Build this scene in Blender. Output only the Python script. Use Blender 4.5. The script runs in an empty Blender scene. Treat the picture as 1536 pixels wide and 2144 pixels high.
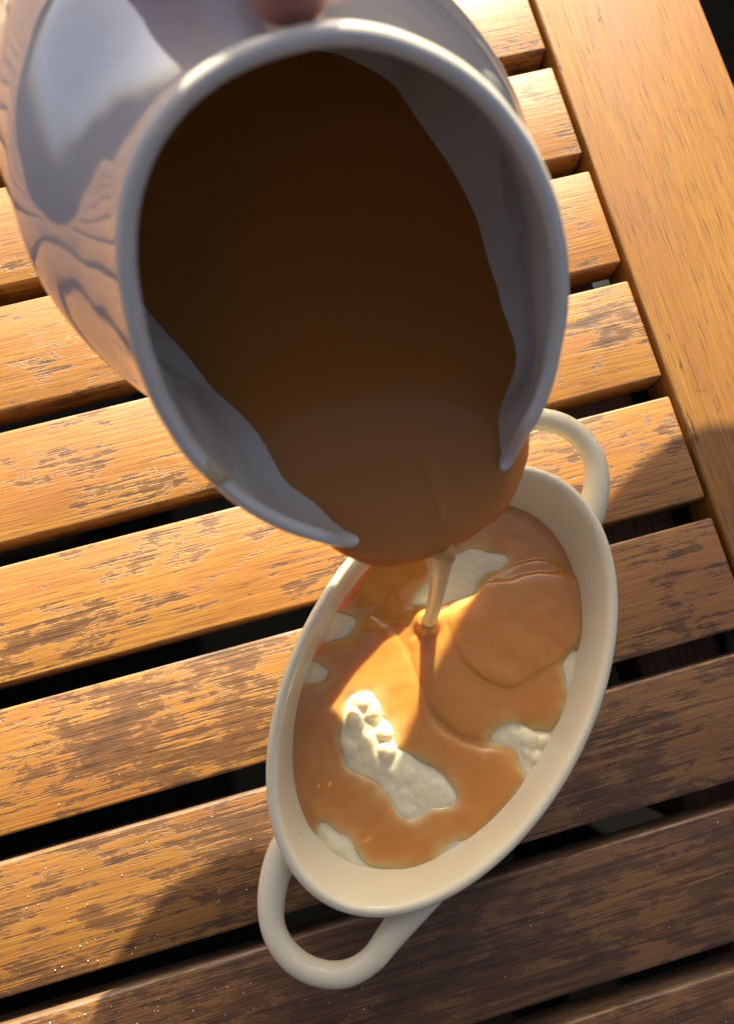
import bpy, bmesh, math, random
import numpy as np
from mathutils import Matrix, Vector, noise

# ------------------------------------------------------------------ camera, sky, sun, exposure
# All lengths below are centimetres in the table's own frame (X along the slats, Y across
# them, Z up from the table top); W() turns them into world metres, table top 0.74 m up.
TOP = 74.0
def W(p): return Vector((p[0]/100.0, p[1]/100.0, (p[2]+TOP)/100.0))

scene = bpy.context.scene
col = scene.collection
cam_data = bpy.data.cameras.new('camera')
cam = bpy.data.objects.new('camera', cam_data); col.objects.link(cam); scene.camera = cam
Rm = ((0.96453624, 0.25116926, -0.08114083), (-0.26206314, 0.94796376, -0.18079721), (0.03150786, 0.19564948, 0.98016761))
M = Matrix(Rm).to_4x4(); M.translation = W((-16.614, -25.200, 33.580)); cam.matrix_world = M
cam_data.sensor_fit = 'VERTICAL'; cam_data.sensor_height = 24.0; cam_data.lens = 24.0*1750/2144
cam_data.clip_start = 0.01; cam_data.clip_end = 200.0
cam_data.dof.use_dof = True; cam_data.dof.focus_distance = 0.305; cam_data.dof.aperture_fstop = 9.0

SUN = Vector((0.56, 1.8, 1.0)).normalized()          # towards the sun
elev = math.asin(SUN.z); azim = math.atan2(SUN.x, SUN.y)
world = bpy.data.worlds.new('World'); scene.world = world; world.use_nodes = True
nt = world.node_tree
sky = nt.nodes.new('ShaderNodeTexSky'); sky.sky_type = 'NISHITA'; sky.sun_disc = False
sky.sun_elevation = elev; sky.sun_rotation = azim; sky.dust_density = 5.0; sky.air_density = 0.5; sky.ozone_density = 0.0
nt.links.new(sky.outputs['Color'], nt.nodes['Background'].inputs['Color'])
nt.nodes['Background'].inputs['Strength'].default_value = 0.085
sun_data = bpy.data.lights.new('sun', 'SUN'); sun_data.energy = 5.0; sun_data.angle = math.radians(0.55)
sun_data.color = (1.0, 0.90, 0.68)
sun = bpy.data.objects.new('sun', sun_data); col.objects.link(sun)
sun.rotation_euler = SUN.to_track_quat('Z', 'Y').to_euler(); sun.location = W((30, 150, 100))
scene.view_settings.view_transform = 'Standard'; scene.view_settings.look = 'None'
scene.view_settings.exposure = 1.42; scene.view_settings.gamma = 1.0

random.seed(4)
rng = np.random.default_rng(7)

# ------------------------------------------------------------------ helpers
def tag(o, label=None, cat=None, group=None, kind=None):
    if label: o['label'] = label
    if cat: o['category'] = cat
    if group: o['group'] = group
    if kind: o['kind'] = kind
    return o
def empty(name, p):
    o = bpy.data.objects.new(name, None); col.objects.link(o); o.location = W(p); o.empty_display_size = 0.02
    return o
def link(name, me, mat=None, parent=None, smooth=True):
    if mat and not me.materials: me.materials.append(mat)
    o = bpy.data.objects.new(name, me); col.objects.link(o)
    if smooth:
        me.polygons.foreach_set('use_smooth', [True]*len(me.polygons))
    if parent:
        o.parent = parent; o.matrix_parent_inverse = Matrix.Translation(parent.location).inverted()
    return o
def mesh_cm(name, verts, faces):
    me = bpy.data.meshes.new(name)
    me.from_pydata([tuple(W(v)) for v in verts], [], faces); me.update()
    return me
def fix_normals(me):
    bm = bmesh.new(); bm.from_mesh(me); bmesh.ops.recalc_face_normals(bm, faces=bm.faces); bm.to_mesh(me); bm.free()
def sst(x, a, b):
    t = np.clip((x-a)/(b-a), 0, 1); return t*t*(3-2*t)
def tube(path, rads, seg=24, caps=True, up=(0, 0, 1), sub=8):
    """swept tube: path points, radii (r or (ra, rb)); Catmull-Rom smoothed"""
    P = [np.array(p, float) for p in path]; Q = [np.array(r if hasattr(r, '__len__') else (r, r), float) for r in rads]
    pts, rr = [], []
    n = len(P)
    for i in range(n-1):
        for s in range(sub):
            t = s/sub
            def cr(L):
                a, b, c, d = L[max(i-1, 0)], L[i], L[i+1], L[min(i+2, n-1)]
                return 0.5*((2*b)+(-a+c)*t+(2*a-5*b+4*c-d)*t*t+(-a+3*b-3*c+d)*t**3)
            pts.append(cr(P)); rr.append(np.maximum(cr(Q), 0.01))
    pts.append(P[-1]); rr.append(Q[-1])
    V, F = [], []
    u = np.array(up, float)
    for i, p in enumerate(pts):
        t = pts[min(i+1, len(pts)-1)]-pts[max(i-1, 0)]; t = t/np.linalg.norm(t)
        u = u-t*(u@t); u = u/np.linalg.norm(u); v = np.cross(t, u)
        for k in range(seg):
            a = 2*math.pi*k/seg
            V.append(p+u*math.cos(a)*rr[i][1]+v*math.sin(a)*rr[i][0])
    for i in range(len(pts)-1):
        for k in range(seg):
            a, b = i*seg+k, i*seg+(k+1) % seg
            F.append((a, b, b+seg, a+seg))
    if caps:
        F.append(tuple(range(seg))[::-1]); F.append(tuple((len(pts)-1)*seg+k for k in range(seg)))
    return V, F
def merge(parts):
    V, F = [], []
    for v, f in parts:
        o = len(V); V += list(v); F += [tuple(i+o for i in q) for q in f]
    return V, F
def sdf(X, Y, poly):
    """signed distance, positive inside"""
    d = np.full(X.shape, 1e9); ins = np.zeros(X.shape, bool); n = len(poly)
    for i in range(n):
        ax, ay = poly[i]; bx, by = poly[(i+1) % n]
        ex, ey = bx-ax, by-ay
        t = np.clip(((X-ax)*ex+(Y-ay)*ey)/(ex*ex+ey*ey+1e-12), 0, 1)
        d = np.minimum(d, np.hypot(X-ax-t*ex, Y-ay-t*ey))
        c = (ay > Y) != (by > Y)
        with np.errstate(divide='ignore', invalid='ignore'):
            xi = ax+(Y-ay)*ex/(ey if abs(ey) > 1e-9 else 1e-9)
        ins ^= c & (X < xi)
    return np.where(ins, d, -d)
def smooth_poly(poly, k=6):
    n = len(poly); P = [np.array(p, float) for p in poly]; out = []
    for i in range(n):
        a, b, c, d = P[i-1], P[i], P[(i+1) % n], P[(i+2) % n]
        for s in range(k):
            t = s/k
            out.append(tuple(0.5*((2*b)+(-a+c)*t+(2*a-5*b+4*c-d)*t*t+(-a+3*b-3*c+d)*t**3)))
    return out
def fbm(X, Y, sc, oct_=4, seed=0.0):
    out = np.empty(X.size)
    xs, ys = X.ravel()*sc, Y.ravel()*sc
    for i in range(X.size):
        out[i] = noise.fractal(Vector((xs[i], ys[i], seed)), 0.8, 2.0, oct_)
    return out.reshape(X.shape)

# ------------------------------------------------------------------ materials
def new_mat(name):
    m = bpy.data.materials.new(name); m.use_nodes = True
    return m, m.node_tree, m.node_tree.nodes['Principled BSDF']
def N(t, typ, **kw):
    n = t.nodes.new(typ)
    for k, v in kw.items(): setattr(n, k, v)
    return n
def ramp(t, src, stops):
    r = t.nodes.new('ShaderNodeValToRGB'); t.links.new(src, r.inputs['Fac'])
    e = r.color_ramp.elements
    while len(e) > 1: e.remove(e[-1])
    e[0].position, e[0].color = stops[0][0], stops[0][1]
    for p, c in stops[1:]:
        x = e.new(p); x.color = c
    return r.outputs['Color']
def g(v): return (v, v, v, 1)
def mix(t, fac, a, b, mode='MIX'):
    n = t.nodes.new('ShaderNodeMix'); n.data_type = 'RGBA'; n.blend_type = mode
    for s, v in (('Factor', fac), ('A', a), ('B', b)):
        inp = [i for i in n.inputs if i.name == s and (i.type == ('VALUE' if s == 'Factor' else 'RGBA'))][0]
        if isinstance(v, (int, float, tuple)): inp.default_value = v
        else: t.links.new(v, inp)
    return [o for o in n.outputs if o.type == 'RGBA'][0]
def math_(t, op, a, b=0.0):
    n = t.nodes.new('ShaderNodeMath'); n.operation = op
    for i, v in enumerate((a, b)):
        if isinstance(v, (int, float)): n.inputs[i].default_value = v
        else: t.links.new(v, n.inputs[i])
    return n.outputs[0]
def nz(t, vec, scale, detail=4, rough=0.55, dist=0.0):
    n = t.nodes.new('ShaderNodeTexNoise'); n.inputs['Scale'].default_value = scale
    n.inputs['Detail'].default_value = detail; n.inputs['Roughness'].default_value = rough; n.inputs['Distortion'].default_value = dist
    t.links.new(vec, n.inputs['Vector']); return n.outputs['Fac']
def mapped(t, src, sc):
    n = t.nodes.new('ShaderNodeVectorMath'); n.operation = 'MULTIPLY'; t.links.new(src, n.inputs[0]); n.inputs[1].default_value = sc
    return n.outputs[0]

def wood_material(name, along, worn=1.0, light=(0.40, 0.200, 0.036, 1), mid=(0.25, 0.105, 0.017, 1), gloss=0.36):
    """varnished slat: grain streaks along one axis, dark worn-through blotches"""
    m, t, b = new_mat(name)
    tc = N(t, 'ShaderNodeTexCoord'); oi = N(t, 'ShaderNodeObjectInfo')
    off = N(t, 'ShaderNodeVectorMath', operation='SCALE'); off.inputs[0].default_value = (3.7, 5.1, 2.3)
    t.links.new(oi.outputs['Random'], off.inputs['Scale'])
    add = N(t, 'ShaderNodeVectorMath', operation='ADD'); t.links.new(tc.outputs['Object'], add.inputs[0]); t.links.new(off.outputs[0], add.inputs[1])
    v = add.outputs[0]
    def S(a, c): return (a, c, c) if along == 'X' else (c, a, c)
    grain = nz(t, mapped(t, v, S(22, 620)), 1.0, 5, 0.6, 0.3)
    pores = nz(t, mapped(t, v, S(55, 1500)), 1.0, 3, 0.6)
    broad = nz(t, mapped(t, v, S(9, 40)), 1.0, 4, 0.6, 0.6)
    blot = nz(t, mapped(t, v, S(62, 150)), 1.0, 9, 0.72, 0.3)
    mask = nz(t, mapped(t, v, S(11, 26)), 1.0, 3, 0.6)
    c = mix(t, ramp(t, grain, [(0.32, g(0)), (0.66, g(1))]), light, mid)
    c = mix(t, ramp(t, broad, [(0.35, g(0)), (0.7, g(0.75))]), c, (0.27, 0.095, 0.016, 1))
    c = mix(t, ramp(t, pores, [(0.55, g(0)), (0.66, g(0.72))]), c, (0.10, 0.042, 0.014, 1))
    bl = math_(t, 'ADD', math_(t, 'ADD', blot, math_(t, 'MULTIPLY', mask, 0.55)), math_(t, 'MULTIPLY', grain, 0.34))
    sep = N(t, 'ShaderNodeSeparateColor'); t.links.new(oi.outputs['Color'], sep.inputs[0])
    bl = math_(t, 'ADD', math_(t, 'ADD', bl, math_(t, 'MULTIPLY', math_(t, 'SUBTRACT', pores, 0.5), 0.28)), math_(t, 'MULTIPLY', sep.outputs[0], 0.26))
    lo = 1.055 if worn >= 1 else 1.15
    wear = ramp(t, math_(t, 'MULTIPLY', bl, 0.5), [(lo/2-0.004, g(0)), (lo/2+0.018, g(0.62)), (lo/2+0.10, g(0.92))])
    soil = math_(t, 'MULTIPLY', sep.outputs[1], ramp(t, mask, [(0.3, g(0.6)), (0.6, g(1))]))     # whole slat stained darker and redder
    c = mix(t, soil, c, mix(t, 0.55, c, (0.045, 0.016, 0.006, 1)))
    c = mix(t, wear, c, mix(t, ramp(t, grain, [(0.4, g(0)), (0.6, g(1))]), (0.098, 0.041, 0.014, 1), (0.040, 0.018, 0.008, 1)))
    if along == 'X' and worn >= 1:      # bare, greyed top arris of each slat, with its sunlit highlight painted in
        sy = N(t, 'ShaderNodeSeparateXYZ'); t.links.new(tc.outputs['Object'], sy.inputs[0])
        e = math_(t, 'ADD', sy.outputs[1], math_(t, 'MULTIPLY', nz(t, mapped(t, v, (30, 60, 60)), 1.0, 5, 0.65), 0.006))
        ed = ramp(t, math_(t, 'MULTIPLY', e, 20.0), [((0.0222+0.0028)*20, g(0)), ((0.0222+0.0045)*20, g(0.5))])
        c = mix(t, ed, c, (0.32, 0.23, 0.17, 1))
    t.links.new(c, b.inputs['Base Color'])
    rr = mix(t, wear, g(gloss), g(gloss+0.26)); rr = mix(t, 0.35, rr, ramp(t, broad, [(0.3, g(0.2)), (0.7, g(0.65))]))
    t.links.new(rr, b.inputs['Roughness'])
    b.inputs['Specular IOR Level'].default_value = 0.5
    t.links.new(math_(t, 'MULTIPLY', math_(t, 'SUBTRACT', 1.0, wear), 0.42), b.inputs['Coat Weight']); b.inputs['Coat Roughness'].default_value = 0.46
    bp = N(t, 'ShaderNodeBump'); bp.inputs['Strength'].default_value = 0.5; bp.inputs['Distance'].default_value = 0.0006
    h = math_(t, 'SUBTRACT', math_(t, 'ADD', math_(t, 'MULTIPLY', grain, -0.5), math_(t, 'MULTIPLY', pores, -0.5)), math_(t, 'MULTIPLY', wear, 0.35))
    t.links.new(h, bp.inputs['Height']); t.links.new(bp.outputs[0], b.inputs['Normal'])
    return m

MAT = {}
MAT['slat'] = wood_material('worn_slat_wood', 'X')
MAT['board'] = wood_material('board_wood', 'Y', worn=0, light=(0.39, 0.195, 0.036, 1), mid=(0.275, 0.120, 0.020, 1), gloss=0.42)
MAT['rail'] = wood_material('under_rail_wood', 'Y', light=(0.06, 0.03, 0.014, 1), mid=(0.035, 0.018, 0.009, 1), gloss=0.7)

def ceramic(name, colr, rough, spec=0.5, ior=1.5, sss=0.15, var=0.05):
    m, t, b = new_mat(name)
    tc = N(t, 'ShaderNodeTexCoord')
    n = nz(t, tc.outputs['Object'], 55, 4, 0.6)
    c2 = tuple(x*(1-var) for x in colr[:3])+(1,)
    t.links.new(mix(t, n, colr, c2), b.inputs['Base Color'])
    n2 = nz(t, tc.outputs['Object'], 140, 3)
    t.links.new(ramp(t, n2, [(0.3, g(rough)), (0.75, g(rough*1.6+0.02))]), b.inputs['Roughness'])
    b.inputs['IOR'].default_value = ior; b.inputs['Specular IOR Level'].default_value = spec
    b.inputs['Subsurface Weight'].default_value = sss; b.inputs['Subsurface Scale'].default_value = 0.003
    b.inputs['Subsurface Radius'].default_value = (1.0, 0.7, 0.4)
    bp = N(t, 'ShaderNodeBump'); bp.inputs['Strength'].default_value = 0.12; bp.inputs['Distance'].default_value = 0.0008
    t.links.new(nz(t, tc.outputs['Object'], 60, 2), bp.inputs['Height']); t.links.new(bp.outputs[0], b.inputs['Normal'])
    return m
MAT['dish'] = ceramic('cream_glaze', (0.76, 0.70, 0.50, 1), 0.08)
MAT['jug'] = ceramic('jug_glaze', (0.72, 0.68, 0.59, 1), 0.045, spec=0.5, ior=1.75, sss=0.0)
m_, t_, b_ = new_mat('lustre_glaze')
tc_ = N(t_, 'ShaderNodeTexCoord')
t_.links.new(mix(t_, nz(t_, tc_.outputs['Object'], 40, 3), (0.82, 0.80, 0.77, 1), (0.74, 0.72, 0.69, 1)), b_.inputs['Base Color'])
b_.inputs['Metallic'].default_value = 0.30; b_.inputs['Roughness'].default_value = 0.07; b_.inputs['IOR'].default_value = 1.7
bp_ = N(t_, 'ShaderNodeBump'); bp_.inputs['Strength'].default_value = 0.35; bp_.inputs['Distance'].default_value = 0.002
t_.links.new(nz(t_, tc_.outputs['Object'], 38, 2), bp_.inputs['Height']); t_.links.new(bp_.outputs[0], b_.inputs['Normal'])
MAT['jug_out'] = m_
def gravy_material(name, deep, thin, attr=True, rough=0.035, sss=0.9, scale=0.008):
    m, t, b = new_mat(name)
    tc = N(t, 'ShaderNodeTexCoord')
    n = nz(t, tc.outputs['Object'], 90, 4, 0.6)
    c = mix(t, math_(t, 'MULTIPLY', n, 0.35), deep, tuple(x*1.25 for x in deep[:3])+(1,))
    if attr:
        a = N(t, 'ShaderNodeAttribute', attribute_name='thin')
        c = mix(t, a.outputs['Fac'], c, thin)
    t.links.new(c, b.inputs['Base Color'])
    b.inputs['Roughness'].default_value = rough
    b.inputs['IOR'].default_value = 1.4
    if attr:
        b.inputs['Coat Weight'].default_value = 0.7; b.inputs['Coat Roughness'].default_value = 0.03; b.inputs['Coat IOR'].default_value = 1.6
    b.inputs['Subsurface Weight'].default_value = sss; b.inputs['Subsurface Scale'].default_value = scale
    b.inputs['Subsurface Radius'].default_value = (1.0, 0.5, 0.18)
    bp = N(t, 'ShaderNodeBump'); bp.inputs['Strength'].default_value = 0.10; bp.inputs['Distance'].default_value = 0.001
    t.links.new(nz(t, tc.outputs['Object'], 70, 2), bp.inputs['Height']); t.links.new(bp.outputs[0], b.inputs['Normal'])
    return m
MAT['gravy'] = gravy_material('brown_gravy', (0.62, 0.275, 0.046, 1), (0.86, 0.66, 0.33, 1))
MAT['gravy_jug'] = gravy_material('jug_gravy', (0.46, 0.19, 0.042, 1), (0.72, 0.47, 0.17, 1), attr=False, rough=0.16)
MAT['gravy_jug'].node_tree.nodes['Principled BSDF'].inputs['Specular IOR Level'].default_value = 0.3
MAT['stream'] = gravy_material('thin_gravy', (0.95, 0.68, 0.27, 1), (0.7, 0.45, 0.16, 1), attr=False, rough=0.3, sss=0.2, scale=0.002)
MAT['stream'].node_tree.nodes['Principled BSDF'].inputs['Specular IOR Level'].default_value = 0.3
_t = MAT['stream'].node_tree; _b = _t.nodes['Principled BSDF']
_x = N(_t, 'ShaderNodeSeparateXYZ'); _t.links.new(N(_t, 'ShaderNodeTexCoord').outputs['Object'], _x.inputs[0])
_c = mix(_t, ramp(_t, math_(_t, 'SUBTRACT', math_(_t, 'MULTIPLY', _x.outputs[2], 10.0), 8.0), [(0.58, g(0)), (0.72, g(1))]), (1.0, 0.80, 0.42, 1), (0.74, 0.42, 0.13, 1))
_t.links.new(_c, _b.inputs['Base Color'])
MAT['smear'] = gravy_material('gravy_film', (0.56, 0.43, 0.24, 1), (0.7, 0.45, 0.16, 1), attr=False, rough=0.1, sss=0.0)
def mash_material():
    m, t, b = new_mat('mashed_potato')
    tc = N(t, 'ShaderNodeTexCoord')
    n = nz(t, tc.outputs['Object'], 160, 5, 0.6)
    t.links.new(mix(t, n, (0.93, 0.87, 0.66, 1), (0.88, 0.77, 0.48, 1)), b.inputs['Base Color'])
    b.inputs['Roughness'].default_value = 0.32
    b.inputs['Subsurface Weight'].default_value = 0.6; b.inputs['Subsurface Scale'].default_value = 0.004
    b.inputs['Subsurface Radius'].default_value = (1.0, 0.8, 0.45)
    bp = N(t, 'ShaderNodeBump'); bp.inputs['Strength'].default_value = 0.2; bp.inputs['Distance'].default_value = 0.0008
    t.links.new(nz(t, tc.outputs['Object'], 420, 4), bp.inputs['Height']); t.links.new(bp.outputs[0], b.inputs['Normal'])
    return m
MAT['mash'] = mash_material()
def plain(name, c, rough, sss=0.0, noise_sc=80, var=0.2, rad=(1, .3, .15), sheen=0.0):
    m, t, b = new_mat(name)
    tc = N(t, 'ShaderNodeTexCoord'); n = nz(t, tc.outputs['Object'], noise_sc, 5, 0.6)
    t.links.new(mix(t, n, c, tuple(x*(1-var) for x in c[:3])+(1,)), b.inputs['Base Color'])
    b.inputs['Roughness'].default_value = rough
    b.inputs['Subsurface Weight'].default_value = sss; b.inputs['Subsurface Scale'].default_value = 0.006; b.inputs['Subsurface Radius'].default_value = rad
    b.inputs['Sheen Weight'].default_value = sheen
    return m
MAT['skin'] = plain('skin', (0.55, 0.24, 0.17, 1), 0.42, 0.35, 300, 0.15)
MAT['nail'] = plain('nail', (0.62, 0.33, 0.26, 1), 0.15, 0.2)
MAT['cloth'] = plain('grey_knit', (0.16, 0.15, 0.15, 1), 0.85, 0, 900, 0.4, sheen=0.3)
MAT['trouser'] = plain('dark_cloth', (0.006, 0.006, 0.007, 1), 0.85, 0, 900, 0.3)
MAT['hair'] = plain('hair', (0.05, 0.03, 0.02, 1), 0.5, 0, 600, 0.5)
MAT['salt'] = plain('salt', (0.62, 0.58, 0.52, 1), 0.3)
MAT['chip'] = plain('chip', (0.30, 0.13, 0.04, 1), 0.4)
MAT['leg'] = plain('black_metal', (0.003, 0.003, 0.003, 1), 0.6)
MAT['leg'].node_tree.nodes['Principled BSDF'].inputs['Specular IOR Level'].default_value = 0.05
MAT['floor'] = plain('slate_floor', (0.003, 0.003, 0.003, 1), 1.0, 0, 60, 0.5)

# ------------------------------------------------------------------ ground
bm = bmesh.new(); bmesh.ops.create_grid(bm, x_segments=40, y_segments=40, size=30.0)
MAT['floor'].node_tree.nodes['Principled BSDF'].inputs['Specular IOR Level'].default_value = 0.0
me = bpy.data.meshes.new('ground'); bm.to_mesh(me); bm.free()
tag(link('ground', me, MAT['floor'], smooth=False), 'dark slate grey floor beneath the table', kind='structure')

# ------------------------------------------------------------------ table
PITCH, SLATW, SLATH = 5.5, 4.60, 1.7
X0, X1 = -78.0, -0.04
BX0, BX1 = 0.17, 7.88
NY0, NY1 = -23, 10             # slat k has its lower edge at Y = -k*PITCH
table = tag(empty('garden_table', (-39, 39, -TOP)), 'weathered orange brown slatted wooden garden table under the dish', 'table')
def bevel_box(sx, sy, sz, r, seg=3):
    bm = bmesh.new(); bmesh.ops.create_cube(bm, size=1.0)
    for v in bm.verts: v.co = Vector((v.co.x*sx/100, v.co.y*sy/100, v.co.z*sz/100))
    bmesh.ops.bevel(bm, geom=list(bm.edges), offset=r/100, segments=seg, profile=0.5, affect='EDGES')
    me = bpy.data.meshes.new('plank'); bm.to_mesh(me); bm.free()
    return me
def place(name, me, c, mat, rz=0.0, rx=0.0):
    o = link(name, me, mat, None, smooth=True)
    o.location = W(c)-table.location; o.rotation_euler = (rx, 0, rz); o.parent = table
    return o
slat_me = bevel_box(X1-X0, SLATW, SLATH, 0.11)
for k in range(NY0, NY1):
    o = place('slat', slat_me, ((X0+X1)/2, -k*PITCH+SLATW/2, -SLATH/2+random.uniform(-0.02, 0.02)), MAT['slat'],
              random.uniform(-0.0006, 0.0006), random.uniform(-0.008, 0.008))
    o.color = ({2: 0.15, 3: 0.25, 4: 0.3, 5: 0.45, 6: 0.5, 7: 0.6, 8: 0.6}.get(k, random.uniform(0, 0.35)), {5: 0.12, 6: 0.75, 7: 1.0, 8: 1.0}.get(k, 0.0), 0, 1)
YB0, YB1 = -(NY1-1)*PITCH-0.9, -NY0*PITCH+SLATW+0.9
board_me = bevel_box(BX1-BX0, YB1-YB0, 2.4, 0.14)
place('end_board', board_me, ((BX0+BX1)/2, (YB0+YB1)/2, -1.2+0.03), MAT['board']).color = (0.2, 0, 0, 1)
place('end_board', board_me, (X0-0.37-(BX1-BX0)/2, (YB0+YB1)/2, -1.17), MAT['board']).color = (0.1, 0, 0, 1)
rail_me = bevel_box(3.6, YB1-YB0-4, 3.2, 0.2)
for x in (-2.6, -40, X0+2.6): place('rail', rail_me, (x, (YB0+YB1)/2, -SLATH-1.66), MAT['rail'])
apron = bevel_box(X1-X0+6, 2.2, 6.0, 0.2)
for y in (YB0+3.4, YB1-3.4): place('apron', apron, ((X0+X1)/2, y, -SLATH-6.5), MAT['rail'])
leg_me = bevel_box(5.5, 5.5, TOP-2.5, 0.4)
for x in (3.6, X0-3.6):
    for y in (YB0+5, YB1-5): place('leg', leg_me, (x, y, -TOP/2-1.25), MAT['leg'])

# ------------------------------------------------------------------ oval dish
DC = (-13.20, -26.11); DANG = math.radians(44.7)
ca, sa = math.cos(DANG), math.sin(DANG)
def dpt(a, b, th, z, cx=0.0, cy=0.0):
    u, v = a*math.cos(th), b*math.sin(th)
    return (DC[0]+cx+u*ca-v*sa, DC[1]+cy+u*sa+v*ca, z)
dish = tag(empty('baking_dish', (DC[0], DC[1], 0)), 'cream glazed oval baking dish with two loop handles, filled with potato and gravy', 'dish')
prof = [  # (a, b, z) outside foot -> rim -> inside bottom
    (0.0, 0.0, 0.25), (3.0, 1.6, 0.25), (5.6, 3.1, 0.22), (6.1, 3.5, 0.0), (6.35, 3.7, 0.0), (6.55, 3.85, 0.18), (6.75, 4.05, 0.8), (7.05, 4.3, 1.9), (7.35, 4.5, 3.0),
    (7.58, 4.65, 4.0), (7.70, 4.74, 4.55), (7.82, 4.84, 4.8), (7.97, 4.97, 4.98), (8.03, 5.02, 5.15), (8.02, 5.01, 5.34), (7.94, 4.94, 5.47), (7.82, 4.83, 5.51), (7.70, 4.72, 5.46),
    (7.63, 4.66, 5.36), (7.58, 4.62, 5.2), (7.45, 4.56, 4.7), (7.2, 4.48, 4.0), (6.92, 4.38, 3.2), (6.6, 4.15, 2.2), (6.2, 3.75, 1.2), (5.6, 3.2, 0.75), (3.0, 1.7, 0.62), (0.0, 0.0, 0.6)]
NS = 160; V, F = [], []
for i, (a, b, z) in enumerate(prof):
    if a == 0: V.append(dpt(0, 0, 0, z)); continue
    V += [dpt(a, b, 2*math.pi*k/NS, z) for k in range(NS)]
def ring(i): return 1+(i-1)*NS
for k in range(NS):
    k2 = (k+1) % NS
    F.append((0, ring(1)+k2, ring(1)+k))
    for i in range(1, len(prof)-2): F.append((ring(i)+k, ring(i)+k2, ring(i+1)+k2, ring(i+1)+k))
    F.append((ring(len(prof)-2)+k, ring(len(prof)-2)+k2, len(V)-1))
me = mesh_cm('bowl', V, F); fix_normals(me)
link('bowl', me, MAT['dish'], dish)
h2 = [(-19.35, -29.55, 4.1), (-19.8, -30.05, 4.2), (-20.45, -31.1, 4.3), (-20.72, -32.2, 4.35), (-20.45, -33.15, 4.38), (-19.8, -33.85, 4.4), (-18.87, -34.2, 4.4),
      (-17.95, -34.05, 4.38), (-17.1, -33.5, 4.35), (-16.15, -32.9, 4.25), (-15.1, -32.5, 4.12), (-14.35, -32.35, 4.0)]
h1 = [(2*DC[0]-x, 2*DC[1]-y, z) for x, y, z in h2]
for h in (h2, h1):
    n = len(h); R = [(0.3, 0.3), (0.52, 0.48), (0.48, 0.45)]+[(0.41, 0.42)]*(n-7)+[(0.47, 0.44), (0.55, 0.50), (0.42, 0.42), (0.15, 0.2)]
    v, f = tube(h, R, 28); me = mesh_cm('handle', v, f); fix_normals(me); link('handle', me, MAT['dish'], dish)
chip_c = (-13.36, -32.13, 5.36)
v, f = tube([(chip_c[0], chip_c[1], 5.30), (chip_c[0], chip_c[1], 5.43), (chip_c[0], chip_c[1], 5.455)], [0.10, 0.10, 0.06], 8)
link('glaze_chip', mesh_cm('glaze_chip', v, f), MAT['chip'], dish)

# ------------------------------------------------------------------ potato and gravy in the dish
E1 = [(-16.61, -26.01), (-16.1, -25.8), (-15.57, -26.03), (-15.52, -26.84), (-15.27, -27.26), (-15.37, -27.93), (-15.18, -28.24), (-14.6, -28.75), (-14.05, -29.33), (-13.78, -29.96), (-13.97, -30.29), (-14.6, -30.29), (-15.36, -30.46), (-15.72, -30.15), (-15.92, -29.59), (-16.2, -29.0), (-16.53, -28.56), (-17.05, -28.16), (-17.17, -27.44), (-16.91, -26.81)]
E2 = [(-11.79, -28.47), (-11.11, -28.35), (-10.41, -28.77), (-9.58, -29.08), (-9.9, -29.78), (-10.61, -30.28), (-11.05, -30.5), (-11.23, -29.93), (-11.23, -29.33), (-11.53, -28.98), (-11.95, -28.69)]
E3 = [(-13.41, -23.25), (-12.71, -22.78), (-12.01, -22.31), (-11.35, -22.01), (-10.76, -21.94), (-10.09, -22.26), (-9.55, -22.69), (-9.89, -22.88), (-10.45, -22.82), (-10.93, -23.17), (-11.21, -23.47), (-11.99, -23.54), (-12.56, -23.57)]
E4 = [(-16.3, -22.9), (-15.55, -23.25), (-15.75, -23.6), (-16.2, -23.8), (-16.9, -23.7)]
E5 = [(-17.5, -24.4), (-17.05, -24.68), (-17.1, -24.9), (-17.3, -25.0), (-17.8, -24.9)]
E6 = [(-18.62, -29.77), (-18.02, -30.14), (-17.66, -30.45), (-17.56, -31.06), (-17.17, -31.58), (-16.24, -32.01), (-16.97, -32.13), (-17.95, -31.53), (-18.66, -30.59)]
E7 = [(-14.57, -31.73), (-13.92, -31.66), (-13.66, -31.98), (-14.56, -32.31), (-15.05, -32.17)]
E8 = [(-8.71, -26.81), (-8.29, -26.52), (-7.98, -26.74), (-8.6, -28.2), (-9.02, -28.35), (-8.76, -27.25)]
L1 = [(-10.31, -23.0), (-9.51, -22.89), (-8.13, -23.06), (-7.41, -24.11), (-7.65, -25.73), (-8.67, -26.55), (-9.79, -26.79), (-10.72, -27.08), (-11.38, -26.81), (-11.94, -26.21), (-12.26, -25.4), (-12.32, -24.65), (-12.3, -23.96), (-11.38, -23.7), (-10.97, -23.44)]
L2 = [(-12.69, -24.0), (-10.58, -23.26), (-7.08, -24.01), (-7.77, -26.98), (-8.6, -28.91), (-9.94, -28.76), (-11.18, -28.29), (-12.17, -28.5), (-12.75, -28.3), (-13.41, -27.77), (-13.75, -27.06), (-13.91, -26.3), (-13.94, -25.12), (-13.75, -24.45)]
L3 = [(-14.26, -24.31), (-13.91, -26.3), (-13.81, -27.57), (-13.19, -28.27), (-12.52, -28.76), (-11.63, -29.13), (-11.38, -29.81), (-11.22, -30.63), (-13.2, -31.94), (-16.06, -32.63), (-18.7, -31.07), (-19.2, -27.91), (-17.96, -24.76), (-15.46, -23.25)]
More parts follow.
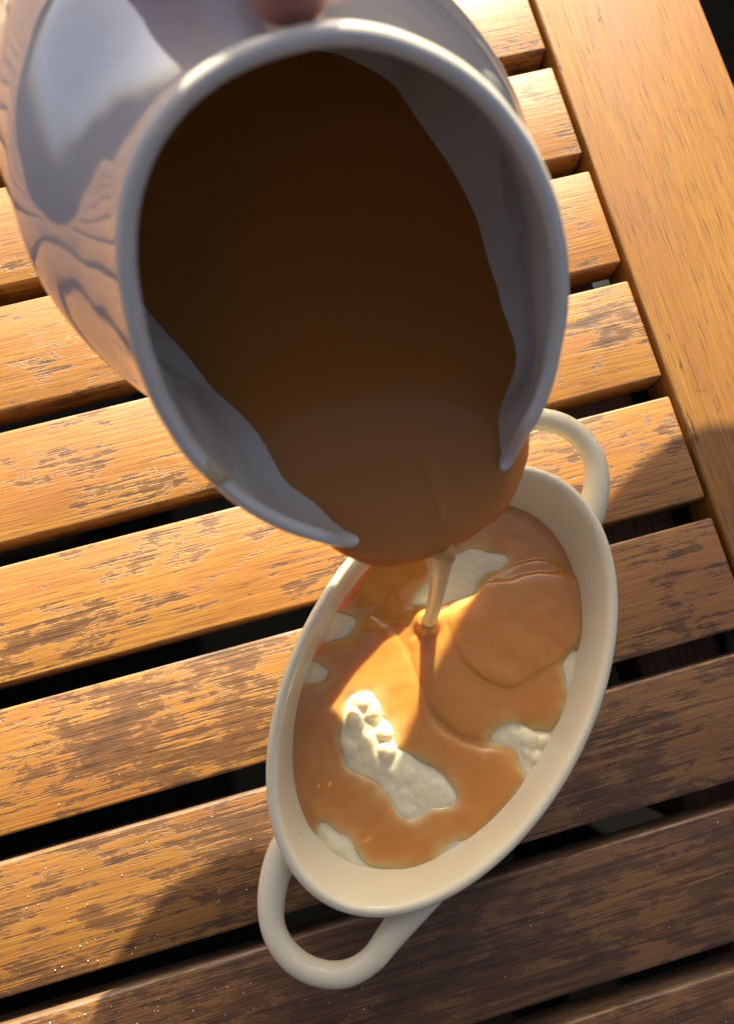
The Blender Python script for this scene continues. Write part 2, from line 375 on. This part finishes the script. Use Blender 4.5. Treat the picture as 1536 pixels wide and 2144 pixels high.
BUMPS = [(-16.06, -26.15, .34, .34), (-16.46, -26.61, .36, .34), (-15.6, -27.41, .30, .32), (-15.67, -28.0, .30, .30), (-16.92, -27.52, .30, .2), (-16.08, -27.54, .36, .14), (-15.8, -26.55, .3, .3),
         (-16.05, -28.41, .3, .10), (-15.4, -28.93, .4, .12), (-14.85, -29.5, .5, .10), (-16.68, -27.12, .28, .16), (-16.01, -26.95, .3, .12),
         (-10.7, -28.9, .35, .22), (-10.2, -29.2, .3, .2), (-10.6, -29.7, .3, .2), (-11.2, -28.75, .25, .12), (-10.95, -30.1, .22, .14), (-10.9, -29.35, .2, .15), (-10.3, -29.75, .2, .15)]
COIL = (-13.09, -24.05)
STEP = 0.06
gx = np.arange(DC[0]-7.2, DC[0]+7.2, STEP); gy = np.arange(DC[1]-7.2, DC[1]+7.2, STEP)
GX, GY = np.meshgrid(gx, gy)
du = (GX-DC[0])*ca+(GY-DC[1])*sa; dv = -(GX-DC[0])*sa+(GY-DC[1])*ca
rad = np.hypot(du/6.98, dv/4.46)
inside = rad < 1.035
n1 = fbm(GX, GY, 0.9, 4, 3.1); n2 = fbm(GX, GY, 2.6, 4, 8.4)
n3 = fbm(GX, GY, 1.1, 2, 17.0); n4 = fbm(GX, GY, 1.1, 2, 29.0)
WX, WY = GX+0.10*n3, GY+0.10*n4
D = np.full(GX.shape, 9.0); Dn = D.copy()
for e in (E1, E2, E3, E4, E5, E6, E7, E8):
    D = np.minimum(D, -sdf(WX, WY, smooth_poly(e, 4)))
base = 3.22+0.03*n3+0.10*np.clip(1-rad, 0, 1)
for L, h, w in ((L3, 0.10, 0.28), (L2, 0.14, 0.30), (L1, 0.09, 0.13)):
    s = sdf(GX+0.08*n4, GY+0.08*n3, smooth_poly(L, 4))
    base = base+h*np.sqrt(np.clip(1-np.exp(-np.clip(s, 0, None)/w*1.2), 0, 1))
cr = np.hypot(GX-COIL[0], GY-COIL[1])
base = base+0.30*np.exp(-((cr-0.30)/0.17)**2)+0.34*np.exp(-(cr/0.3)**2)
men = np.clip((rad-0.94)/0.07, 0, 1)
grav = base+0.10*men**2-0.15*np.exp(-np.clip(D, 0, None)/0.13)+np.clip(D, -1, 0)*2.0
mash = base-0.155+np.where(D < 0, 0.13*(1-np.exp(D/0.30)), -0.6*np.clip(D, 0, 0.6))+0.045*n2*sst(-D, -0.05, 0.25)+0.03*n1
for (x, y, r, h) in BUMPS:
    lump = base-0.18+h*1.45*sst(-D, -0.06, 0.10)*np.sqrt(np.clip(1-(np.hypot(WX+0.06*n2-x, WY-y)/(r*1.2))**2, 0, 1))
    kk = 38.0; mash = np.where(D < 0.1, np.maximum(mash, lump)+np.exp(-kk*np.abs(mash-lump))*0.45/kk, mash)
thin = np.clip(np.exp(-np.clip(D, 0, None)/(0.10+0.16*np.clip(n3+0.5, 0, 1)))*0.9, 0, 1)
def sheet(name, Z, mat, depth, attr=None):
    idx = -np.ones(GX.shape, int); keep = inside; idx[keep] = np.arange(keep.sum())
    V = np.stack([GX[keep], GY[keep], Z[keep]], 1)
    q = keep[:-1, :-1] & keep[1:, :-1] & keep[:-1, 1:] & keep[1:, 1:]
    F = np.stack([idx[:-1, :-1][q], idx[:-1, 1:][q], idx[1:, 1:][q], idx[1:, :-1][q]], 1)
    me = mesh_cm(name, V, [tuple(int(i) for i in f) for f in F])
    if attr is not None:
        a = me.attributes.new('thin', 'FLOAT', 'POINT'); a.data.foreach_set('value', attr[keep].astype(np.float32))
    # close downwards so that it is a body, not a skin
    bm = bmesh.new(); bm.from_mesh(me)
    be = [e for e in bm.edges if e.is_boundary]
    r = bmesh.ops.extrude_edge_only(bm, edges=be)
    vs = [v for v in r['geom'] if isinstance(v, bmesh.types.BMVert)]
    for v in vs:
        c = W((DC[0], DC[1], 0)); v.co.x = c.x+(v.co.x-c.x)*0.93; v.co.y = c.y+(v.co.y-c.y)*0.93; v.co.z -= depth/100
    bmesh.ops.recalc_face_normals(bm, faces=bm.faces)
    bm.to_mesh(me); bm.free()
    return link(name, me, mat)
tag(sheet('mashed_potato', mash, MAT['mash'], 1.6), 'lumpy pale mashed potato poking through the gravy inside the oval dish', 'mashed potato')
tag(sheet('gravy', grav, MAT['gravy'], 0.9, thin), 'glossy brown gravy pooled over the potato in the oval dish', 'gravy')

# ------------------------------------------------------------------ jug
JC = np.array([-14.521, -18.725, 18.626]); Jn = np.array([0.08123, -0.77289, 0.62932])
J1 = np.array([0.99452, 0.10453, 0.0]); J2 = np.array([-0.06578, 0.62587, 0.77715])
ZL = 13.5
rim_tab = [(-180, 6.72, 0.58), (-172, 6.62, 0.66), (-167, 6.38, 0.62), (-162, 5.86, 0.12), (-159, 5.62, 0), (-148, 5.26, 0.0), (-137, 4.95, 0), (-123, 4.60, 0), (-103, 4.33, 0), (-87, 4.25, 0), (-71, 4.32, 0), (-62, 4.46, 0), (-52, 4.64, 0),
           (-43, 4.82, 0), (-33, 4.98, 0), (-24, 5.05, 0), (-14, 5.05, 0), (0, 4.98, 0), (8, 4.95, 0), (17, 4.86, 0), (27, 4.73, 0), (39, 4.61, 0), (54, 4.46, 0), (69, 4.38, 0), (85, 4.40, 0), (101, 4.52, 0), (119, 4.80, 0),
           (130, 5.10, 0.0), (137, 5.30, 0.0), (143, 5.45, 0.05), (147, 5.95, 0.5), (151, 6.60, 0.98), (157, 6.88, 0.90), (165, 6.84, 0.66), (173, 6.75, 0.58), (180, 6.72, 0.58)]
ta = np.array(rim_tab)
def periodic(phi, c):
    f = 0.0; ws = 0.0
    for d, w in ((-2.4, .2), (-1.2, .2), (0, .2), (1.2, .2), (2.4, .2)):
        p = (phi+d+180) % 360-180
        f += w*np.interp(p, ta[:, 0], ta[:, c]); ws += w
    return f/ws
ES = [0, 0.8, 2.5, 4.5, 6.0, 7.5, 9.4, 10.6, 11.3, 11.5]; ER = [4.7, 4.62, 4.95, 5.5, 5.5, 5.3, 4.9, 4.3, 3.6, 3.1]
IS = [0, 0.8, 2.5, 4.5, 6.0, 7.5, 9.4, 10.6, 11.1]; IR = [4.3, 4.25, 4.6, 5.10, 5.05, 4.82, 4.38, 3.8, 3.0]
def jpt(s, r, phi, off, lift=0.0):
    a = math.radians(phi)
    return JC-Jn*s+J1*(math.sin(a)*r+off)+J2*(math.cos(a)*r+lift)
def bump(phi, q):
    d = (phi-139+180) % 360-180; e = (phi+150+180) % 360-180; h = (phi-112+180) % 360-180
    return (1.35*math.exp(-(d/19.0)**2)*math.exp(-((q-2.7)/1.6)**2)+0.82*math.exp(-((e+3)/16.0)**2)*math.exp(-((q-2.0)/1.35)**2)+0.2*math.exp(-(e/20.0)**2)*math.exp(-((q-3.8)/1.2)**2)
            + 0.85*math.exp(-(h/36.0)**2)*float(sst(np.array(q), 1.0, 5.0)*(1-sst(np.array(q), 9.5, 11.2))))
def jext(q, phi):
    w = float(sst(np.array(q), 0.0, 4.2)); r0, s0 = periodic(phi, 1), periodic(phi, 2)
    fl = -0.16*float(sst(np.array(q), 0.15, 0.9))
    r = (1-w)*(r0+fl)+w*float(np.interp(q, ES, ER))+bump(phi, q)
    r *= 1-0.06*math.exp(-((phi-50)/32.0)**2)*float(sst(np.array(q), 0.8, 4.5))
    return jpt(q+s0*(1-w), r, phi, -0.07*q, 0.30*max(q-1, 0))
def jint(q, phi):
    w = float(sst(np.array(q), 0.0, 5.0)); r0, s0 = periodic(phi, 1)-0.38, periodic(phi, 2)
    r = (1-w)*r0+w*float(np.interp(q, IS, IR))+bump(phi, q)
    r *= 1-0.03*math.exp(-((phi-50)/32.0)**2)*float(sst(np.array(q), 0.8, 4.5))
    return jpt(q+s0*(1-w), r, phi, 0.12*float(sst(np.array(q), 0.5, 3))-0.78*float(sst(np.array(q), 5, 9.5)), 0.30*max(q-1, 0))
jug = tag(empty('pouring_jug', (-15.4, -10.1, 11.6)), 'glossy white ceramic jug tilted in a hand, pouring gravy over the dish', 'jug')
NP = 280; rows = []
phis = [-180+360*k/NP for k in range(NP)]
eq = list(np.linspace(0.35, 11.3, 52))+[11.45, 11.5]
rows.append([jpt(11.5, 0.02, p, -0.8, 3.15) for p in phis]); rows.append([jpt(11.5, 1.6, p, -0.8, 3.15) for p in phis])
for q in eq[::-1]: rows.append([jext(q, p) for p in phis])
for k in range(9):                      # rolled rim
    a = math.pi*k/8
    row = []
    for p in phis:
        r0, s0 = periodic(p, 1), periodic(p, 2)
        row.append(jpt(s0+0.17-0.19*math.sin(a), r0-0.19+0.19*math.cos(a), p, 0.0))
    rows.append(row)
for q in list(np.linspace(0.42, 11.1, 46)): rows.append([jint(q, p) for p in phis])
rows.append([jpt(11.15, 1.6, p, -.5, 3.03) for p in phis]); rows.append([jpt(11.16, 0.02, p, -.5, 3.03) for p in phis])
V = [v for r in rows for v in r]; F = []
for i in range(len(rows)-1):
    for k in range(NP):
        k2 = (k+1) % NP
        F.append((i*NP+k, i*NP+k2, (i+1)*NP+k2, (i+1)*NP+k))
me = mesh_cm('body', V, F); fix_normals(me)
me.materials.append(MAT['jug']); me.materials.append(MAT['jug_out'])
nout = (len(eq)+1)*NP
for p in me.polygons: p.material_index = 1 if p.index < nout else 0
link('body', me, None, jug)
hp = [jpt(3.6, 5.2, -3, 0), jpt(3.3, 6.8, -3, 0), jpt(3.6, 8.3, -3, 0), jpt(4.6, 9.5, -3, 0), jpt(6.2, 10.1, -3, 0), jpt(8.0, 9.8, -3, 0), jpt(9.2, 8.6, -3, 0), jpt(9.4, 7.0, -3, 0)]
v, f = tube(hp, [(0.95, .7), (.8, .5), (.75, .42), (.75, .42), (.75, .42), (.75, .45), (.8, .5), (.95, .7)], 24, up=tuple(J2))
me = mesh_cm('handle', v, f); fix_normals(me); link('handle', me, MAT['jug_out'], jug)
# dribble of gravy on the rim
dr = [jpt(0.1, 4.28, -127, 0), jpt(-0.03, 4.36, -124, 0), jpt(-0.04, 4.30, -120.5, 0), jpt(0.05, 4.12, -118, 0)]
v, f = tube(dr, [(0.05, .03), (.16, .06), (.14, .05), (.04, .02)], 12, up=tuple(Jn))
link('gravy_smear', mesh_cm('gravy_smear', v, f), MAT['smear'], jug)

# ------------------------------------------------------------------ gravy in the jug and its stream
pour = tag(empty('poured_gravy', (-14.2, -18, ZL)), 'brown gravy filling the tilted jug and running off its lip in a thin stream', 'gravy')
side_l = [(-19.6, -14.6), (-18.95, -16.1), (-18.4, -17.45), (-17.75, -18.9), (-17.0, -20.3)]
lip = [(-16.12, -21.95), (-15.15, -22.80), (-14.22, -22.98), (-13.34, -22.90), (-12.43, -22.68), (-11.50, -22.20), (-10.72, -21.25)]
side_r = [(-10.45, -20.6), (-10.15, -19.85), (-10.0, -18.95), (-9.85, -17.1), (-9.75, -15.2), (-9.6, -13.0), (-9.6, -11.0)]
back = [(-10.9, -9.4), (-13.4, -8.3), (-17.2, -8.1), (-19.4, -11.8)]
poly = side_l+lip+side_r+back
wl_raw = [0]*5+[.75, 1, 1, 1, 1, 1, .9]+[.5, .2, 0, 0, 0, 0, 0]+[0]*4
K = 8; sp = smooth_poly(poly, K)
wl = []
for i in range(len(poly)):
    for s in range(K): wl.append(wl_raw[i]*(1-s/K)+wl_raw[(i+1) % len(poly)]*s/K)
cx, cy = -14.2, -17.0
V, F = [], []
nb = len(sp)
levels = [(-0.22, -0.34), (-0.05, -0.28), (0.0, -0.18), (0.06, -0.09), (0.16, -0.03), (0.34, 0.0), (0.65, 0.012), (1.1, 0.012), (1.8, 0.0)]
def inset(p, d):
    v = np.array([cx-p[0], cy-p[1]]); n = np.linalg.norm(v); return np.array(p)+v/n*d
for d, dz in levels:
    for p, w in zip(sp, wl):
        dd = d if d >= 0 else -d      # underside of the lip folds back in
        q = inset(p, dd*(1.0 if d >= 0 else w+0.01))
        rip = 0.0
        if d >= 0.3:
            rip = 0.05*math.exp(-((q[0]+13.2)/0.16)**2)*math.exp(-((q[1]+21.6)/0.9)**2)+0.035*math.exp(-((q[0]+12.2)/0.14)**2)*math.exp(-((q[1]+20.9)/0.5)**2)
        V.append((q[0], q[1], ZL+dz*w+rip))
nl = len(levels)
fr = [0.72, 0.55, 0.38, 0.22, 0.1]
lastring = V[-nb:]
for f_ in fr:
    for p in lastring:
        q = (cx+(p[0]-cx)*f_/0.8, cy+(p[1]-cy)*f_/0.8) if f_ < 0.8 else p
        q0, q1 = q
        rip = 0.05*math.exp(-((q0+13.2)/0.16)**2)*math.exp(-((q1+21.0)/0.8)**2)
        V.append((q0, q1, ZL+rip))
V.append((cx, cy, ZL))
rowsn = nl+len(fr)
for i in range(rowsn-1):
    for k in range(nb):
        k2 = (k+1) % nb
        F.append((i*nb+k, i*nb+k2, (i+1)*nb+k2, (i+1)*nb+k))
for k in range(nb): F.append(((rowsn-1)*nb+k, (rowsn-1)*nb+(k+1) % nb, len(V)-1))
me = mesh_cm('liquid_surface', V, F); fix_normals(me); link('liquid_surface', me, MAT['gravy_jug'], pour)
path, rads = [(-13.50, -22.55, 13.10)], [(0.50, 0.05)]
for i in range(12):
    tau = i/11.0
    path.append((-13.48+0.48*tau, -22.88-1.17*tau, 13.10-9.55*(0.55*tau+0.45*tau*tau)))
    w = 0.235+0.20*math.exp(-tau*4.5)
    rads.append((w, 0.22))
rads[-1] = (0.32, 0.3); rads[1] = (0.44, 0.10); rads[2] = (0.36, 0.17)
v, f = tube(path, rads, 20, up=(0, -1, 0.2))
me = mesh_cm('stream', v, f); fix_normals(me); link('stream', me, MAT['stream'], pour)

# ------------------------------------------------------------------ salt grains on the slats
bm = bmesh.new()
def grain(x, y, r):
    mt = Matrix.Translation(W((x, y, r*0.4+0.02))) @ Matrix.Rotation(random.random()*6, 4, (random.random(), random.random(), 1)) @ Matrix.Diagonal((r/100, r/100*random.uniform(.6, 1), r/100*0.7, 1))
    bmesh.ops.create_icosphere(bm, subdivisions=1, radius=1.0, matrix=mt)
cnt = 0
while cnt < 520:
    x, y = random.uniform(-36, 4), random.uniform(-44, -26)
    pr = math.exp(-((x+29)/5.5)**2-((y+36)/4.5)**2)+0.10*math.exp(-((y+40)/4.0)**2)+0.015
    if random.random() > pr: continue
    k = (-y) % PITCH
    if k > PITCH-0.15 or k < 0.0 or (PITCH-k) > SLATW-0.2: continue
    if math.hypot(((x-DC[0])*ca+(y-DC[1])*sa)/6.6, (-(x-DC[0])*sa+(y-DC[1])*ca)/4.0) < 1: continue
    grain(x, y, random.choice((0.016, 0.02, 0.026, 0.034))); cnt += 1
me = bpy.data.meshes.new('salt_grains'); bm.to_mesh(me); bm.free()
tag(link('salt_grains', me, MAT['salt']), 'tiny white salt grains scattered over the table slats', kind='stuff')

# ------------------------------------------------------------------ the person pouring
person = tag(empty('person', (50, 17, -TOP)), 'person in a grey top holding the tilted jug by its handle', 'person')
def remeshed(name, parts, mat, vox, parent, it=8):
    v, f = merge(parts); me = mesh_cm(name, v, f); fix_normals(me)
    o = link(name, me, mat, parent)
    r = o.modifiers.new('remesh', 'REMESH'); r.mode = 'VOXEL'; r.voxel_size = vox; r.use_smooth_shade = True
    s = o.modifiers.new('smooth', 'SMOOTH'); s.factor = 0.6; s.iterations = it
    return o
def hpt(s, r, a, off=0.0):
    r = r+0.9*min(max((s-1.2)/2.5, 0), 1)
    return hpt0(s, r, a, off)
def hpt0(s, r, a, off=0.0):   # point near the jug handle: s along jug axis, r out from it, a sideways
    return JC-Jn*s+J2*r+J1*(a+off)
wrist = np.array([-11.0, -5.0, 23.5]); elbow = np.array([10.8, 7.6, 21.0]); shoulder = np.array([30.0, 14.0, 46.0])
parts = []
# palm behind the handle, knuckles to the left
parts.append(tube([wrist+np.array([2.5, 2.6, -1.2]), wrist, hpt(5.6, 10.2, 1.6), hpt(3.9, 10.0, 0.2)], [(2.7, 2.0), (2.6, 1.9), (3.6, 1.6), (3.3, 1.4)], 20, up=tuple(J2)))
for i, s in enumerate((2.9, 4.7, 6.4, 8.0)):
    L = (1.0, 1.06, 1.0, 0.86)[i]; r = (0.82, 0.85, 0.82, 0.72)[i]
    parts.append(tube([hpt(s*0.85+0.8, 10.1, 0.6), hpt(s, 9.8, -1.9*L), hpt(s+0.1, 8.4, -2.5*L), hpt(s+0.2, 7.2, -1.9), hpt(s+0.2, 6.7, -0.6), hpt(s+0.2, 6.75, 0.5)],
                      [r*1.1, r*1.08, r, r*.95, r*.9, r*.6], 14, up=tuple(Jn)))
thumb = [hpt(5.2, 10.0, 1.8), hpt(3.6, 9.2, 1.7), hpt(2.4, 7.6, 1.0), hpt(1.3, 6.0, 0.45), hpt(0.36, 5.26, 0.16)]
parts.append(tube(thumb, [1.25, 1.1, 0.98, 0.85, 0.62], 18, up=tuple(J2)))
hand = remeshed('arm_and_hand', parts+[tube([wrist, wrist+(elbow-wrist)*.3, elbow, elbow+(shoulder-elbow)*.2], [2.6, 3.2, 3.9, 4.0], 20)], MAT['skin'], 0.0016, person, 6)
nail = tube([hpt(0.95, 6.55, 0.45), hpt(0.45, 6.0, 0.32), hpt(0.1, 5.62, 0.24)], [(0.5, .08), (.56, .1), (.4, .06)], 14, up=tuple(J2+Jn*0.3))
link('thumbnail', mesh_cm('thumbnail', *nail), MAT['nail'], hand)
hip = np.array([50.0, 17.0, -18.0]); neck = np.array([45.0, 16.0, 53.0])
sh2 = np.array([60.0, 21.0, 44.0])
cloth = [tube([wrist+(elbow-wrist)*0.2, wrist+(elbow-wrist)*0.5, elbow+np.array([0, 0, .3]), elbow+(shoulder-elbow)*0.5, shoulder, neck+np.array([0, 0, -5])], [3.7, 5.2, 5.7, 6.4, 7.2, 8.5], 24),
         tube([neck, neck+np.array([0, 0, -9]), (neck+hip)/2, hip], [(5.5, 5.5), (15, 10), (15.5, 11.5), (16, 12)], 28, up=(0, 1, 0)),
         tube([neck+np.array([0, 0, -6]), sh2, sh2+np.array([6, 4, -28]), sh2+np.array([2, -8, -50])], [8, 7, 5, 4], 20)]
remeshed('shirt', cloth, MAT['cloth'], 0.006, person, 10)
legs = []
for sx in (-8.5, 8.5):
    legs.append(tube([hip+np.array([sx*.6, 0, 2]), hip+np.array([sx, -1, -8]), hip+np.array([sx*1.1, -3, -32]), np.array([hip[0]+sx*1.1, hip[1], -TOP+8])], [11, 9, 6.5, 5.5], 18))
    legs.append(tube([np.array([hip[0]+sx*1.1, hip[1]+2, -TOP+3.5]), np.array([hip[0]+sx*1.1-10, hip[1]-2, -TOP+3.2]), np.array([hip[0]+sx*1.1-19, hip[1]-3, -TOP+2.6])], [(4, 3.4), (4.5, 3.2), (3, 2)], 14))
remeshed('trousers_and_shoes', legs, MAT['trouser'], 0.008, person, 6)
hd = neck+np.array([-3, 0, 15.0])
head = [tube([neck+np.array([0, 0, -3]), neck+np.array([-1, 0, 5]), hd+np.array([0, 0, 2])], [5.5, 5.2, 5.0], 18, up=(0, 1, 0)),
        tube([hd+np.array([-3, 0, -10]), hd+np.array([-1.5, 0, -5]), hd, hd+np.array([1, 0, 6]), hd+np.array([1, 0, 10])], [(3, 3.5), (6, 7.5), (7.3, 9), (7, 8.6), (3, 4)], 22, up=(1, 0, 0)),
        tube([hd+np.array([-7.5, 0, 1]), hd+np.array([-9.8, 0, -3.2])], [.9, 1.6], 10, up=(0, 1, 0)),
        tube([hd+np.array([0.5, -6.8, 1]), hd+np.array([0.5, -8.4, -1])], [(1.2, 2.4), (.8, 2)], 10, up=(1, 0, 0)),
        tube([hd+np.array([0.5, 6.8, 1]), hd+np.array([0.5, 8.4, -1])], [(1.2, 2.4), (.8, 2)], 10, up=(1, 0, 0))]
remeshed('head', head, MAT['skin'], 0.005, person, 5)
hair = [tube([hd+np.array([6, 0, -10]), hd+np.array([5, 0, -2]), hd+np.array([3, 0, 5]), hd+np.array([1, 0, 9.5]), hd+np.array([-3, 0, 10.5])], [(5, 2), (7.6, 4.5), (7.8, 6), (6.5, 3.5), (3, 1.5)], 20, up=(1, 0, 0))]
remeshed('hair', hair, MAT['hair'], 0.005, person, 6)

# ------------------------------------------------------------------ the person taking the picture: out of view, added to block front sky
unseen_viewer = tag(empty('person', (-34, -74, -TOP)), 'unseen person in a dark coat at the table edge opposite the jug, added to block sky light', 'person')
hip = np.array([-34.0, -72.0, 12.0]); neck = np.array([-32.0, -58.0, 62.0]); hd = neck+np.array([0, 5.0, 14.0])
coat = [tube([neck, neck+np.array([0, -1, -9]), (neck+hip)/2, hip, hip+np.array([0, 0, -12])], [(5.5, 5.5), (19, 10), (19, 12), (18, 12.5), (17, 12)], 28, up=(0, 1, 0))]
for sx in (-1, 1):
    coat.append(tube([neck+np.array([sx*3, 0, -6]), neck+np.array([sx*19, -2, -9]), neck+np.array([sx*25, -5, -34]), neck+np.array([sx*24, -4, -58])], [7, 7.5, 5.5, 4.2], 18))
remeshed('coat', coat, MAT['trouser'], 0.008, unseen_viewer, 8)
legs = []
for sx in (-9, 9):
    legs.append(tube([hip+np.array([sx*.7, 0, -8]), hip+np.array([sx, 0, -20]), hip+np.array([sx, 1, -45]), np.array([hip[0]+sx, hip[1]-2, -TOP+7])], [10.5, 9, 6.5, 5], 16))
    legs.append(tube([np.array([hip[0]+sx, hip[1]-5, -TOP+3.4]), np.array([hip[0]+sx, hip[1]+6, -TOP+3.2]), np.array([hip[0]+sx, hip[1]+15, -TOP+2.4])], [(4, 3.3), (4.5, 3.2), (3.2, 2)], 14))
remeshed('trousers_and_shoes', legs, MAT['trouser'], 0.008, unseen_viewer, 6)
head = [tube([neck+np.array([0, -1, -3]), neck+np.array([0, 1, 5]), hd], [5.5, 5.2, 5.0], 18, up=(0, 1, 0)),
        tube([hd+np.array([0, 4, -9]), hd+np.array([0, 2, -5]), hd, hd+np.array([0, -1, 6]), hd+np.array([0, -1, 10])], [(3, 3.5), (6, 7.5), (7.3, 9), (7, 8.6), (3, 4)], 22, up=(0, 1, 0)),
        tube([hd+np.array([0, 7.5, 0]), hd+np.array([0, 10, -4])], [.9, 1.6], 10, up=(1, 0, 0))]
remeshed('head', head, MAT['skin'], 0.005, unseen_viewer, 5)
for sx in (-1, 1):
    a = neck+np.array([sx*24, -4, -57])
    hnd = [tube([a, a+np.array([0, .5, -4]), a+np.array([0, 1, -9])], [(1.7, 2.8), (1.5, 4), (1.3, 3.8)], 16)]
    for i in range(4):
        b0 = a+np.array([0, 1+(1.5-i)*1.9, -8.5]); L = (6.2, 7.2, 6.8, 5.2)[i]
        hnd.append(tube([b0, b0+np.array([-sx*.3, 0, -L*.5]), b0+np.array([-sx*1.2, 0, -L*.85]), b0+np.array([-sx*2.4, 0, -L*.95])], [.95, .85, .8, .6], 10, up=(0, 1, 0)))
    hnd.append(tube([a+np.array([0, 2, -3]), a+np.array([-sx, 5, -6]), a+np.array([-sx*1.5, 5.8, -9])], [1.3, 1.05, .7], 10, up=(1, 0, 0)))
    remeshed('hand', hnd, MAT['skin'], 0.003, unseen_viewer, 4)
